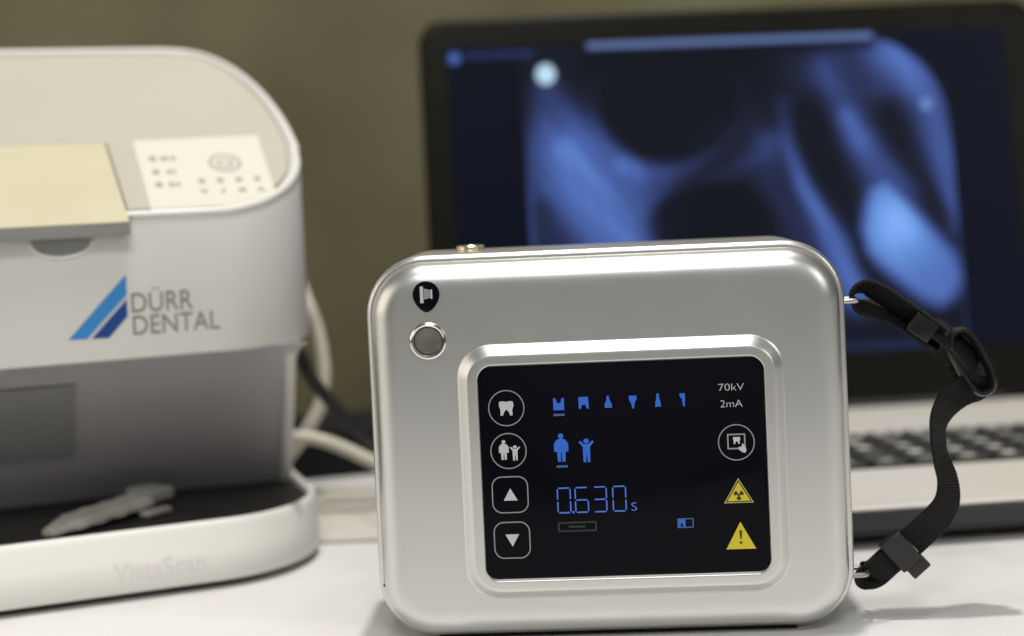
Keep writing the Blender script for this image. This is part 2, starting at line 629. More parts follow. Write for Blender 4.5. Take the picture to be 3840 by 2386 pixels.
g = G()
frame_line(g, tri(39.3, 52.9, 44.9, 4.75), tri(39.3, 52.9, 44.9, 4.75, 0.3), YF)
g.obj('triangle_edge', M['yelline'], disp, smooth=False)
g = G()
flat(g, tri(39.3, 52.9, 44.9, 4.75, 0.62), YF)
sgn = g.obj('radiation_triangle', M['yellow'], disp, smooth=False)
g = G()
flat(g, circ(39.3 * mm, 47.5 * mm, 0.38 * mm, 16), YF - 0.00016)
for a0 in (30, 150, 270):
    pts = [(39.3 + r * math.cos(rad(a)), 47.5 + r * math.sin(rad(a))) for r, a in [(0.6, a0 - 30), (1.55, a0 - 30), (1.62, a0 - 10), (1.62, a0 + 10), (1.55, a0 + 30), (0.6, a0 + 30)]]
    flat(g, pm(pts), YF - 0.00016)
o = g.obj('radiation_symbol', M['maroon'], disp, smooth=False)
g = G()
flat(g, tri(39.45, 38.8, 30.0, 4.75), YF)
g.obj('warning_triangle', M['yellow'], disp, smooth=False)
g = G()
flat(g, pm([(39.05, 36.0), (39.25, 33.4), (39.65, 33.4), (39.85, 36.0)]), YF - 0.00016)
flat(g, circ(39.45 * mm, 32.1 * mm, 0.4 * mm, 14), YF - 0.00016)
g.obj('exclamation_symbol', M['maroon'], disp, smooth=False)

# lit symbols
zt = 78.8
for k, x in enumerate((-17.0, -9.0, -1.1, 6.8, 14.8, 22.7)):
    g = G()
    if k == 0:
        q = [(-1.75, -2.0), (1.75, -2.0), (1.75, 1.9), (1.0, 1.9), (.55, .4), (-.1, .2), (-.5, .5), (-1.0, 1.9), (-1.75, 1.9)]
    elif k == 1:
        q = [(-1.6, 2.0), (1.5, 2.0), (1.65, -1.8), (.9, -1.8), (.6, -.5), (-.5, -.5), (-.9, -1.8), (-1.6, -1.8)]
    elif k == 2:
        q = [(-1.2, -1.8), (1.2, -1.8), (1.1, -.6), (.5, .6), (.25, 2.1), (-.4, 2.1), (-.6, .5), (-1.1, -.4)]
    elif k == 3:
        q = [(-1.3, 1.8), (1.2, 1.8), (1.2, .6), (.5, -.6), (.35, -2.3), (-.25, -2.3), (-.6, -.6), (-1.2, .5)]
    elif k == 4:
        q = [(-.95, -2.0), (.9, -2.0), (.8, -.6), (.45, .6), (.35, 2.2), (-.4, 2.2), (-.55, .5), (-.85, -.5)]
    else:
        q = [(-1.0, 2.0), (.75, 2.0), (.75, .2), (.6, -2.2), (0.0, -2.2), (-.25, .2), (-.9, .9)]
    flat(g, [((x + a) * mm, (zt + b) * mm) for a, b in q], YF)
    g.obj('tooth_symbol', M['lcd'], disp, smooth=False)
for x, z, w_ in ((-17.0, 75.3, 3.6), (-16.7, 58.6, 3.6)):
    g = G()
    flat(g, rr((x - w_ / 2) * mm, (x + w_ / 2) * mm, (z - .35) * mm, (z + .35) * mm, .1 * mm, 2), YF)
    g.obj('underline', M['lcddim'], disp, smooth=False)
g = G()
for q in person(-16.8, 64.7, 4.6, 9.2):
    flat(g, q, YF)
g.obj('adult_symbol', M['lcd'], disp, smooth=False)
g = G()
for q in person(-8.7, 63.5, 4.9, 7.6, True):
    flat(g, q, YF)
g.obj('child_symbol', M['lcd'], disp, smooth=False)
SEG = {'0': 'abcdef', '6': 'afgedc', '3': 'abgcd'}
for ch, x in (('0', -16.6), ('6', -10.9), ('3', -5.0), ('0', 1.2)):
    g = G()
    h, hw, s = 4.0, 2.05, 0.215
    zc = 47.55
    segs = dict(a=((-hw + .3, h), (hw - .3, h)), d=((-hw + .3, -h), (hw - .3, -h)), g=((-hw + .3, 0), (hw - .3, 0)),
                f=((-hw, .35), (-hw, h - .35)), e=((-hw, -.35), (-hw, -h + .35)), b=((hw, .35), (hw, h - .35)), c=((hw, -.35), (hw, -h + .35)))
    for k in SEG[ch]:
        (xa, za), (xb, zb) = segs[k]
        if za == zb:
            q = [(xa - .12, za), (xa + .1, za + s), (xb - .1, za + s), (xb + .12, za), (xb - .1, za - s), (xa + .1, za - s)]
        else:
            lo, hi = min(za, zb), max(za, zb)
            q = [(xa, lo - .1), (xa + s, lo + .12), (xa + s, hi - .12), (xa, hi + .1), (xa - s, hi - .12), (xa - s, lo + .12)]
        flat(g, [((x + a) * mm, (zc + b) * mm) for a, b in q], YF)
    g.obj('digit', M['lcdpale'], disp, smooth=False)
g = G()
flat(g, rr(-14.1 * mm, -13.4 * mm, 43.3 * mm, 44.0 * mm, .15 * mm, 2), YF)
g.obj('decimal_point', M['lcdpale'], disp, smooth=False)
text_mesh('lettering', 's', 4.9 * mm, 43.5 * mm, 1.8 * mm, 2.7 * mm, dplace, M['lcdpale'], disp, bold=-0.015)
g = G()
frame_line(g, rr(-19 * mm, -6.4 * mm, 37.3 * mm, 40.6 * mm, .4 * mm, 3), rr(-18.4 * mm, -7.0 * mm, 37.9 * mm, 40.0 * mm, .2 * mm, 3), YF)
flat(g, rr(-15.5 * mm, -10 * mm, 38.6 * mm, 39.3 * mm, .1 * mm, 2), YF)
g.obj('faint_indicator', M['lcdghost'], disp, smooth=False)
g = G()
frame_line(g, rr(19.4 * mm, 24.6 * mm, 37.4 * mm, 40.5 * mm, .15 * mm, 2), rr(19.75 * mm, 24.25 * mm, 37.75 * mm, 40.15 * mm, .1 * mm, 2), YF)
bat = g.obj('battery_symbol', M['lcddim'], disp, smooth=False)
g = G()
flat(g, pm([(19.8, 40.1), (22.0, 40.1), (22.0, 37.8), (21.2, 37.8), (21.0, 38.9), (20.5, 38.9), (20.4, 37.8), (19.8, 37.8)]), YF)
g.obj('battery_level', M['lcd'], disp, smooth=False)

# drop-shaped black badge
g = G()
dp = []
for i in range(40):
    a = 2 * math.pi * i / 40
    r = 4.35
    x, z = r * math.cos(a), r * math.sin(a)
    if z < 0:
        z *= 1.32
        x *= 1 - 0.30 * (abs(z) / 5.7) ** 2.0
    dp.append(((-58.4 + x) * mm, (115.6 + z) * mm))
dc = (-58.4 * mm, 115.0 * mm)


def sc(pts, s):
    return [(dc[0] + (a - dc[0]) * s, dc[1] + (b - dc[1]) * s) for a, b in pts]


g.loft([xz(sc(dp, 1.0), 0.1 * mm), xz(sc(dp, 1.0), -0.5 * mm), xz(sc(dp, 0.93), -0.75 * mm), xz(sc(dp, 0.5), -0.8 * mm)])
badge = g.obj('badge', M['glass'], unit)
g = G()
flat(g, pm([(-60.3, 112.9), (-59.2, 112.9), (-59.2, 118.3), (-60.3, 118.3)]), -0.96 * mm)
flat(g, pm([(-56.9, 114.2), (-56.3, 114.2), (-56.3, 117.2), (-56.9, 117.2)]), -0.96 * mm)
g.obj('badge_symbol', M['print'], badge, smooth=False)
g = G()
flat(g, pm([(-59.0, 114.0), (-57.1, 114.5), (-57.1, 117.1), (-59.0, 117.6)]), -0.96 * mm)
g.obj('badge_symbol', M['linep'], badge, smooth=False)

# round steel button
pc = (-58.4 * mm, 100.5 * mm)


def ring3(r, y, n=48):
    return xz(circ(pc[0], pc[1], r * mm, n), y * mm)


g = G()
g.loft([ring3(6.1, 0.05), ring3(6.1, -0.7), ring3(5.85, -1.15), ring3(5.4, -1.35), ring3(4.9, -1.2), ring3(4.35, -0.4), ring3(4.3, 0.3)], cap1=False)
pb = g.obj('button_ring', M['chrome'], unit)
g = G()
g.loft([ring3(4.1, 0.2), ring3(4.1, -0.5), ring3(3.9, -0.75), ring3(3.2, -0.72), ring3(2.0, -0.62), ring3(0.8, -0.55)])
g.obj('button_cap', M['brushed'], unit)
# knurled amber button on the top edge
g = G()
kr = []
for r, z in ((5.3, 127.2), (5.3, 128.1), (5.1, 128.25), (4.7, 128.4), (4.7, 129.6), (4.3, 130.0), (2.2, 130.1)):
    kr.append([((-45.6 + r * (1 + (0.035 if 128.3 < z < 129.8 and i % 2 else 0)) * math.cos(2 * math.pi * i / 40)) * mm, (28 + r * math.sin(2 * math.pi * i / 40)) * mm, z * mm) for i in range(40)])
g.loft(kr)
g.obj('top_button', M['gold'], unit)
# strap lugs
for z in (106.8, 15.9):
    g = G()
    yy = 15 * mm
    tube(g, [(72 * mm, yy - 2 * mm, z * mm), (80.6 * mm, yy - 2 * mm, z * mm), (82.2 * mm, yy - 0.6 * mm, z * mm), (82.5 * mm, yy + 2 * mm, z * mm),
             (82.3 * mm, yy + 5 * mm, z * mm), (80.6 * mm, yy + 7 * mm, z * mm), (72 * mm, yy + 7 * mm, z * mm)], 0.85 * mm, 10, 6)
    g.obj('strap_lug', M['lug'], unit)

# ------------------------------------------------------------------ wrist strap
strap = empty('wrist_strap', UL, UR, 'black webbing wrist strap with plastic buckles hanging from two lugs on the silver unit', 'wrist strap')


def sp(*q):
    return [(a * mm, b * mm, c * mm) for a, b, c in q]


g = G()
ribbon(g, sp((110, 19.5, 94.2), (103, 19, 99.5), (96, 19, 104.6), (90.5, 19.5, 108.6), (86.0, 20.5, 110.6), (82.6, 21.2, 109.2), (81.9, 21.5, 106.6), (84.0, 22, 104.0),
               (90.0, 22.4, 102.6), (97, 22.4, 99.3), (103, 22, 95.2), (110, 21.5, 90.2)), 10 * mm, 1.3 * mm, (62, 58, 56, 55, 60, 70, 80, 68, 58, 56, 56, 60))
g.obj('top_webbing', M['web'], strap)
g = G()
R = Matrix.Rotation(rad(-38), 3, 'Y').inverted()
R = Matrix.Rotation(rad(37), 3, 'Y')
g.box((103.4 * mm, 20 * mm, 97.0 * mm), (8.6 * mm, 11 * mm, 7.2 * mm), R, 0.9 * mm)
slider = g.obj('slider_buckle', M['black'], strap)
g = G()
ribbon(g, sp((108, 18.6, 96.4), (113, 18.6, 92.4), (117, 18.8, 88.0), (120.3, 19.5, 83.5), (121.0, 22.5, 79.6), (119.8, 25.5, 79.2), (118, 26, 83.3), (113.0, 25, 88.2), (107, 23, 93)), 10 * mm, 1.3 * mm,
       (46, 44, 42, 42, 46, 46, 42, 44, 46))
g.obj('middle_webbing', M['web'], strap)
# oval ring
g = G()
ang = rad(-65)
for oo, ii in ((1.0, 0.0),):
    n = 48
    rings = []
    for i in range(n):
        a = 2 * math.pi * i / n
        ct, st = math.cos(a), math.sin(a)
        ex = 11.2 * math.copysign(abs(ct) ** 0.7, ct)
        ez = 4.3 * math.copysign(abs(st) ** 0.75, st)
        nx, nz = ct, st
        nl = math.hypot(nx / 12.2, nz / 4.3)
        nx, nz = nx / 12.2 / nl, nz / 4.3 / nl
        ring = []
        for k in range(10):
            b = 2 * math.pi * k / 10
            px, pz, py = ex + nx * 1.35 * math.cos(b), ez + nz * 1.35 * math.cos(b), 3.3 * math.sin(b)
            X = px * math.cos(ang) - pz * math.sin(ang)
            Z = px * math.sin(ang) + pz * math.cos(ang)
            ring.append(((119.6 + X) * mm, (19 + py) * mm, (84.6 + Z) * mm))
        rings.append(ring)
    rings.append(rings[0])
    g.loft(rings, False, False)
g.obj('oval_ring', M['black'], strap)
g = G()
ribbon(g, sp((123.6, 19, 79.5), (122.0, 19.5, 76.2), (118.2, 21, 74.8), (114.5, 22, 72.4), (110.6, 22.5, 67.2), (108.9, 22.5, 61.2), (109.4, 22, 52.5), (111.2, 21, 45.2), (110.6, 19.5, 38.6),
               (107.4, 18.6, 33.6), (102.6, 18, 29.2), (97.5, 18, 24.8)), 10.6 * mm, 1.3 * mm, (24, 22, 14, 14, 34, 52, 54, 42, 26, 14, 10, 8))
g.obj('long_webbing', M['web'], strap)
g = G()
R2 = Matrix.Rotation(rad(-41), 3, 'Y')
g.box((93.8 * mm, 16.9 * mm, 22.6 * mm), (8.2 * mm, 5.2 * mm, 11.6 * mm), R2, 0.8 * mm)
clip = g.obj('clip_buckle', M['blackrub'], strap)
g = G()
g.box((99.4 * mm, 18.2 * mm, 17.2 * mm), (7.2 * mm, 4.0 * mm, 5.2 * mm), R2, 0.6 * mm)
g.obj('buckle_tab', M['blackrub'], clip)
g = G()
ribbon(g, sp((97, 17.0, 24.6), (92.5, 17.0, 20.8), (88.0, 17.4, 17.2), (84.6, 18.5, 15.4), (82.6, 20.5, 14.2), (83.2, 22.6, 13.0), (86.5, 23.2, 13.6), (91.0, 22.6, 17.6), (96, 21, 22)), 9.6 * mm, 1.3 * mm,
       (8, 8, 12, 30, 60, 40, 14, 10, 8))
g.obj('lower_webbing', M['web'], strap)

# ------------------------------------------------------------------ image plate scanner
SL, SR = (-0.1922, 0.5107, 0), (0, 0, rad(20))
scan = empty('plate_scanner', SL, SR, 'white desktop dental image plate scanner with sloping control top and black tray', 'scanner')
HW, V0, RP, VB = 0.1265, 0.004, 0.042, 0.215


def plan(hw, v0, r, vb, rb=0.02, n=18, nf=24):
    """closed plan outline (u, v): front left corner, front, right corner, right side, back, left side"""
    out = []
    for i in range(n + 1):
        a = rad(180 + 90 * i / n)
        out.append((-hw + r + r * math.cos(a), v0 + r + r * math.sin(a)))
    for i in range(1, nf):
        out.append((-hw + r + (2 * hw - 2 * r) * i / nf, v0))
    for i in range(n + 1):
        a = rad(270 + 90 * i / n)
        out.append((hw - r + r * math.cos(a), v0 + r + r * math.sin(a)))
    for i in range(1, nf):
        out.append((hw, v0 + r + (vb - rb - v0 - r) * i / nf))
    for i in range(8 + 1):
        a = rad(0 + 90 * i / 8)
        out.append((hw - rb + rb * math.cos(a), vb - rb + rb * math.sin(a)))
    for i in range(1, nf):
        out.append((hw - rb - (2 * hw - 2 * rb) * i / nf, vb))
    for i in range(8 + 1):
        a = rad(90 + 90 * i / 8)
        out.append((-hw + rb + rb * math.cos(a), vb - rb + rb * math.sin(a)))
    for i in range(1, nf):
        out.append((-hw, vb - rb - (vb - rb - v0 - r) * i / nf))
    return out


TS = 0.577


def zplane(v):
    return 0.1440 + (v - 0.005) * TS


def zshould(u):
    a = abs(u)
    if a <= 0.090:
        return 0.2190
    t = min((a - 0.090) / 0.0372, 1)
    return 0.172 + 0.047 * math.sqrt(max(0, 1 - t * t))


def ztop(u, v):
    a, b = zplane(v), zshould(u)
    k = 0.0022
    h = max(k - abs(a - b), 0) / k
    return min(a, b) - h * h * k * 0.25


P0 = plan(HW, V0, RP, VB)
g = G()
rings = []
for i, (ins, z) in enumerate(((0.012, 0.0900), (0.0014, 0.0900), (0.0004, 0.0904), (0.0, 0.0914))):
    rings.append([(u, v, z) for u, v in plan(HW - ins, V0 + ins, RP - ins, VB - ins)])
cu0, cv0 = 0.0, 0.11
rings.append([(u, v, ztop(u * 0.998, v + 0.0003) - 0.0030) for u, v in P0])
rings.append([(u, v, ztop(u * 0.998, v + 0.0003) - 0.0014) for u, v in plan(HW - 0.0003, V0 + 0.0003, RP - 0.0003, VB - 0.0003)])
for i in range(1, 46):
    s = 1 - (i / 46) ** 1.15
    q = plan(HW - 0.0010, V0 + 0.0010, RP - 0.001, VB - 0.001)
    rings.append([(cu0 + (u - cu0) * s, cv0 + (v - cv0) * s, ztop(cu0 + (u - cu0) * s, cv0 + (v - cv0) * s)) for u, v in q])
g.loft(rings, cap0=True, cap1=True)
hous = g.obj('upper_housing', M['white'], scan, angle=40)

# rim along the edge of the sloping top
RI = 0.0016
path = []
inner = plan(HW - RI, V0 + RI, RP - RI, VB)
half = [(u, v) for u, v in inner[19 + 23 - 11:19 + 23 + 19]]          # middle of the front to the end of the right corner
path = [(u, v, zplane(v)) for u, v in half if zplane(v) < zshould(u) - 0.0004]
v = path[-1][1]
vend = 0.1345
for i in range(1, 40):
    vv = v + (vend - v) * i / 39
    z = zplane(vv)
    t2 = 1 - ((z - 0.172) / 0.047) ** 2 if z > 0.172 else 1
    if z >= 0.2188:
        break
    path.append((0.090 + 0.0372 * math.sqrt(max(t2, 0)) - 0.0012, vv, z - 0.0004))
for i in range(1, 12):
    path.append((0.090 * (1 - i / 11), 0.1350, 0.2190))
full = [(-u, v, z) for u, v, z in path[::-1]][:-1] + path[1:]
# keep one point per step, and close the loop
loop = [full[0]]
for p in full[1:]:
    if (Vector(p) - Vector(loop[-1])).length > 0.0012:
        loop.append(p)
if (Vector(loop[0]) - Vector(loop[-1])).length < 0.0012:
    loop.pop()
g = G()
tube(g, loop, 0.0019, 10, smooth=False, closed=True)
g.obj('top_rim', M['white'], scan, angle=80)
# warm grey cover inside the rim
nrm = Vector((0, -TS, 1)).normalized()
cen = Vector((0, 0.07, zplane(0.07)))
cov = []
L = len(loop)
for i, p in enumerate(loop):
    p = Vector((p[0], p[1], zplane(p[1])))
    a, b = Vector(loop[i - 1]), Vector(loop[(i + 1) % L])
    t = (b - a).normalized()
    n_in = nrm.cross(t).normalized()
    if n_in.dot(cen - p) < 0:
        n_in = -n_in
    cov.append(p + n_in * 0.0031)
g = G()
g.loft([[tuple(p - nrm * 0.002) for p in cov], [tuple(p + nrm * 0.0007) for p in cov]])
g.obj('top_cover', M['cover'], scan, smooth=False)
g = G()
gr = []
for i, p in enumerate(cov):
    a, b = cov[i - 1], cov[(i + 1) % L]
    gr.append(p + nrm * 0.0007)
tube(g, [tuple(p) for p in gr], 0.00045, 6, smooth=False, closed=True)
g.obj('cover_gap', M['midgrey'], scan)


def onplane(u, v, lift=0.0):
    p = Vector((u, v, zplane(v))) + nrm * lift
    return p


def slab(name, quad, top, bottom, material, parent, bev=0.0):
    g = G()
    g.loft([[onplane(u, v, bottom) for u, v in quad], [onplane(u, v, top) for u, v in quad]])
    return g.obj(name, material, parent, smooth=False)


# cream lid with grey front edge
lid = slab('lid', [(-0.0485, 0.0535), (-0.0520, -0.0012), (0.0520, -0.0012), (0.0485, 0.0535)], 0.0024, 0.0009, M['cream'], scan)
g = G()
g.box((0, 0.0009, 0.1400), (0.1045, 0.0060, 0.0056), bev=0.0006)
g.obj('lid_front_edge', M['midgrey'], lid)
slab('lid_gap', [(-0.0495, 0.0560), (-0.0495, 0.0538), (0.0495, 0.0538), (0.0495, 0.0560)], 0.00095, 0.0005, M['groove'], scan)
slab('lid_gap', [(0.0486, 0.0545), (0.0519, 0.0030), (0.0528, 0.0030), (0.0496, 0.0545)], 0.00095, 0.0005, M['groove'], scan)
# finger notch below the lid
g = G()
nc = (0.0275, 0.1368)
pts = [(nc[0] + 0.0105 * math.cos(rad(a)), nc[1] + 0.0058 * math.sin(rad(a))) for a in range(180, 361, 9)]
flat(g, pts, V0 - 0.0004, 0.0006)
notch = g.obj('finger_notch', M['midgrey'], scan)
g = G()
tube(g, [(nc[0] + 0.0112 * math.cos(rad(a)), V0 - 0.0001, nc[1] - 0.0002 + 0.0066 * math.sin(rad(a))) for a in range(186, 355, 8)], 0.0008, 8, smooth=False)
g.obj('notch_lip', M['white'], notch)

# control panel label
cpq = [(0.0603, 0.0566), (0.0615, 0.0076), (0.1105, 0.0088), (0.1112, 0.0580)]
cp = slab('control_panel', [(0.0600, 0.0566), (0.0610, 0.0074), (0.0990, 0.0080), (0.1045, 0.0095), (0.1105, 0.0135), (0.1118, 0.0580)], 0.0011, 0.0005, M['panel'], scan)


def pplace(x, z, d):
    return onplane(x, z, 0.0013 - d * 0.001)


def pflat(name, polys, material=M['panelink']):
    g = G()
    for q in polys:
        g.loft([[onplane(u, v, 0.00105) for u, v in q], [onplane(u, v, 0.00125) for u, v in q]])
    return g.obj(name, material, cp, smooth=False)


def pring(name, c, ro, ri, a0=0, a1=360):
    g = G()
    n = 40
    for i in range(n):
        p, q = rad(a0 + (a1 - a0) * i / n), rad(a0 + (a1 - a0) * (i + 1) / n)
        pts = [(c[0] + r * math.cos(t), c[1] + r * math.sin(t)) for r, t in ((ro, p), (ro, q), (ri, q), (ri, p))]
        g.add([onplane(u, v, 0.0012) for u, v in pts], [(0, 1, 2, 3)])
    return g.obj(name, M['panelink'], cp, smooth=False)


pw = (0.0945, 0.0377)
pring('power_key_ring', pw, 0.0066, 0.0053)
pring('power_symbol', pw, 0.0035, 0.0022, 120, 420)
pflat('power_symbol', [[(pw[0] - .0004, pw[1]), (pw[0] + .0004, pw[1]), (pw[0] + .0004, pw[1] + .0036), (pw[0] - .0004, pw[1] + .0036)]])
for k, v in enumerate((0.0426, 0.0328, 0.0239)):
    pflat('status_lamp', [[(0.0662 + 0.0015 * math.cos(t), v + 0.0019 * math.sin(t)) for t in np.linspace(0, 2 * math.pi, 15)[:-1]]])
    w_ = (0.0030, 0.0018, 0.0022)[k]
    pflat('status_mark', [[(0.0722 - w_, v - .0015), (0.0722 + w_ * .1, v - .0015), (0.0722 + w_ * .1, v + .0009), (0.0722 - w_, v + .0012)],
                          [(0.0722 + w_ * .4, v - .0015), (0.0722 + w_, v - .0015), (0.0722 + w_, v + .001), (0.0722 + w_ * .4, v + .0012)]], M['midgrey'] if False else M['panelink'])
for k, u in enumerate((0.0831, 0.0904, 0.0978, 0.1052)):
    pflat('status_lamp', [[(u + 0.0014 * math.cos(t), 0.0252 + 0.0018 * math.sin(t)) for t in np.linspace(0, 2 * math.pi, 15)[:-1]]])
    vv = 0.0182
    q = ([[(u - .0016, vv + .0015), (u - .0006, vv + .0015), (u, vv - .0016), (u - .0008, vv - .0016)], [(u + .0006, vv + .0015), (u + .0014, vv + .0015), (u + .0004, vv - .0016), (u - .0002, vv - .0016)]],
         [[(u - .0012, vv - .0018), (u + .0002, vv - .0018), (u + .0012, vv + .0018), (u - .0002, vv + .0008)]],
         [[(u - .0015, vv - .0016), (u + .0015, vv - .0016), (u + .0013, vv + .0014), (u - .0013, vv + .0010)]],
         [[(u - .0019, vv - .0014), (u + .0019, vv - .0014), (u + .0007, vv + .0002), (u, vv + .0018), (u - .0007, vv + .0002)]])[k]
    pflat('status_symbol', q)

# logo and word mark on the front
FY = V0 - 0.00028


def fplace(x, z, d):
    return Vector((x, FY + d * 0.002, z))


g = G()
flat(g, pm([(28.1, 99.2), (34.6, 99.0), (49.9, 114.6), (50.0, 122.3)]), FY, 0.0002)
g.obj('logo_stripe', M['lightblue'], scan, smooth=False)
g = G()
flat(g, pm([(36.4, 99.0), (42.6, 98.8), (49.8, 106.6), (49.8, 112.9)]), FY, 0.0002)
g.obj('logo_stripe', M['darkblue'], scan, smooth=False)
text_mesh('lettering', 'DÜRR', 51.5 * mm, 107.6 * mm, 22.8 * mm, 9.2 * mm, fplace, M['wordgrey'], scan)
text_mesh('lettering', 'DENTAL', 51.6 * mm, 99.2 * mm, 32.6 * mm, 7.2 * mm, fplace, M['wordgrey'], scan)

# concave grey panel of the recess, with a darker hatch
prof = spline([(0.0080, 0.0905, 0), (0.0200, 0.0875, 0), (0.0290, 0.0840, 0), (0.0390, 0.0765, 0), (0.0530, 0.0615, 0), (0.0630, 0.0470, 0), (0.0705, 0.0350, 0), (0.0770, 0.0255, 0), (0.0800, 0.0212, 0)], 5)


def pv(u, p):
    q = max(0, 1 - (u / 0.118) ** 2)
    return p[0] + 0.0075 * q * min(1, max(0, (0.0905 - p[1]) / 0.05)) ** 0.8


g = G()
us = np.linspace(-0.119, 0.119, 33)
g.loft([[(u, pv(u, p), p[1]) for u in us] + [(u, pv(u, p) + 0.003, p[1]) for u in us[::-1]] for p in prof])
gp = g.obj('recess_panel', M['grey'], scan)
g = G()
us2 = np.linspace(-0.030, 0.0305, 9)
sub = [p for p in prof if 0.043 < p[1] < 0.0800]
g.loft([[(u, pv(u, p) - 0.0011, p[1] - 0.0008) for u in us2] + [(u, pv(u, p) + 0.002, p[1]) for u in us2[::-1]] for p in sub])
g.obj('recess_hatch', M['door'], gp)
g = G()
g.box((0, 0.152, 0.050), (0.228, 0.116, 0.0805), bev=0.004)
g.obj('rear_body', M['white'], scan)
# side cheeks of the recess
for sgn_ in (-1, 1):
    edge = spline([(0.1180, 0.0180, 0.0906), (0.1182, 0.0270, 0.0855), (0.1194, 0.0360, 0.0765), (0.1210, 0.0500, 0.0615), (0.1216, 0.0600, 0.0470), (0.1220, 0.0675, 0.0350), (0.1226, 0.0740, 0.0255), (0.1232, 0.0770, 0.0212)], 6)
    g = G()
    rings = []
    for p in edge:
        u, v, z = p
        w_ = 0.0050
        rings.append([(sgn_ * a, b, z) for a, b in ((u - w_, 0.20), (u - w_, v + 0.0016), (u - w_ + 0.0006, v + 0.0005), (u - w_ + 0.002, v), (u - 0.002, v), (u - 0.0006, v + 0.0005), (u, v + 0.0018), (u, 0.20))])
    g.loft(rings)
    g.obj('side_cheek', M['white'], scan)
# base with black tray
g = G()
bs = []
for hw, v0, r, z in ((0.1215, 0.000, 0.046, 0.0030), (0.1245, -0.0045, 0.046, 0.0032), (0.1255, -0.0052, 0.046, 0.0045), (0.1258, -0.0010, 0.044, 0.0145), (0.1258, 0.0030, 0.042, 0.0225), (0.1254, 0.0038, 0.0416, 0.0243),
                     (0.1246, 0.0048, 0.041, 0.0250), (0.1234, 0.0060, 0.040, 0.0247), (0.1228, 0.0066, 0.0395, 0.0236), (0.1226, 0.0068, 0.039, 0.0215)):
    bs.append([(u, v, z) for u, v in plan(hw, v0, r, VB)])
g.loft(bs)
base = g.obj('base', M['white'], scan, angle=60)
g = G()
g.loft([[(u, v, z) for u, v in plan(0.1226, 0.0068, 0.039, VB - 0.004)] for z in (0.0213, 0.0219)])
g.obj('tray', M['tray'], base, smooth=False)
g = G()
g.loft([[(u, v, z) for u, v in plan(0.1205, 0.001, 0.046, VB - 0.004)] for z in (0.0004, 0.0032)])
g.obj('gap_shade_plinth', M['blackrub'], base)  # added black plinth, its colour stands in for shade below the base


def bplace(x, z, d):
    return Vector((x, -0.0052 + (z - 0.0045) * 0.42 - 0.00012 + d * 0.002, z))


text_mesh('lettering', 'VistaScan', 39 * mm, 7.6 * mm, 34 * mm, 6.6 * mm, bplace, M['wordpale'], scan)

# ------------------------------------------------------------------ sleeve on the tray
slv = empty('plastic_sleeve', (-0.1922, 0.5107, 0), SR, 'crumpled hazy plastic sleeve with a dark grey end lying on the black tray', 'sleeve')
A, B = Vector((0.0165, 0.0215, 0)), Vector((0.0545, 0.0470, 0))
ax = (B - A).normalized()
ay = Vector((-ax.y, ax.x, 0))
nseg = 26
g = G()
rings = []
for i in range(nseg + 1):
    t = i / nseg
    c = A.lerp(B, t)
    hw = 0.0078 * min(1.0, 0.42 + 2.0 * t)
    lift = 0.0005 + 0.0022 * t
    th = 0.0022 + 0.0024 * min(1, 4 * t)
    ring = []
    for y, z in ((-1, .15), (-1, .55), (-.86, .92), (-.5, 1.0), (-.1, .93), (.3, 1.02), (.7, 1.0), (.95, .8), (1, .4), (1, .1), (.5, 0), (-.5, 0)):
        p = c + ay * (y * hw + 0.0003 * math.sin(23 * t + 5 * y))
        ring.append((p.x, p.y, 0.0222 + lift + z * th + 0.0003 * math.sin(31 * t + 9 * y)))
    rings.append(ring)
g.loft(rings)
g.obj('film', M['sleeve'], slv, angle=30)
Rz = Matrix.Rotation(math.atan2(ax.y, ax.x), 3, 'Z')
g = G()
c = A.lerp(B, 1.10)
g.box((c.x, c.y, 0.0290), (0.0130, 0.0160, 0.0052), Rz, 0.0016)
g.obj('end_clip', M['midgrey'], slv)
g = G()
c = A.lerp(B, 0.96) - ay * 0.0110
g.box((c.x, c.y, 0.0238), (0.0130, 0.0050, 0.0022), Rz, 0.0008)
g.obj('film_flap', M['sleeve'], slv)

# ------------------------------------------------------------------ laptop
LR = rad(5)
lap = empty('laptop', (0.1844, 0.784, 0), (0, 0, LR), 'open laptop with black-framed lid showing a blue dental radiograph, silver deck', 'laptop')
LXA, LXB = -0.2315, 0.1235
g = G()


def lb(ins, z, fr=0.0):
    return [(x, y, z) for x, y in rr(LXA + ins, LXB - ins, -0.2335 + ins + fr, 0.006 - ins, 0.012, 6)]


g.loft([lb(0.007, 0.0028, 0.006), lb(0.002, 0.0045, 0.002), lb(0.0, 0.0085), lb(0.0, 0.0152), lb(0.0004, 0.0158)])
g.obj('base_body', M['lapdark'], lap)
g = G()
g.loft([lb(0.0002, 0.0158), lb(0.0002, 0.0166), lb(0.0008, 0.0172), lb(0.004, 0.0173)])
deck = g.obj('deck', M['alu'], lap)
for px in (-0.2, 0.09):
    for py in (-0.21, -0.02):
        g = G()
        g.loft([[(px + 0.008 * math.cos(a), py + 0.004 * math.sin(a), z) for a in np.linspace(0, 2 * math.pi, 21)[:-1]] for z in (0.0004, 0.003)])
        g.obj('foot', M['blackrub'], lap)
KX0, KX1, KY0, KY1 = -0.214, 0.106, -0.1665, -0.0925
g = G()
g.loft([[(x, y, z) for x, y in rr(KX0, KX1, KY0, KY1, 0.003, 4)] for z in (0.0172, 0.01745)])
kb = g.obj('keyboard', M['bezel'], lap)
ncol, nrow = 17, 5
kp, kq = (KX1 - KX0) / ncol, (KY1 - KY0) / nrow
key = None
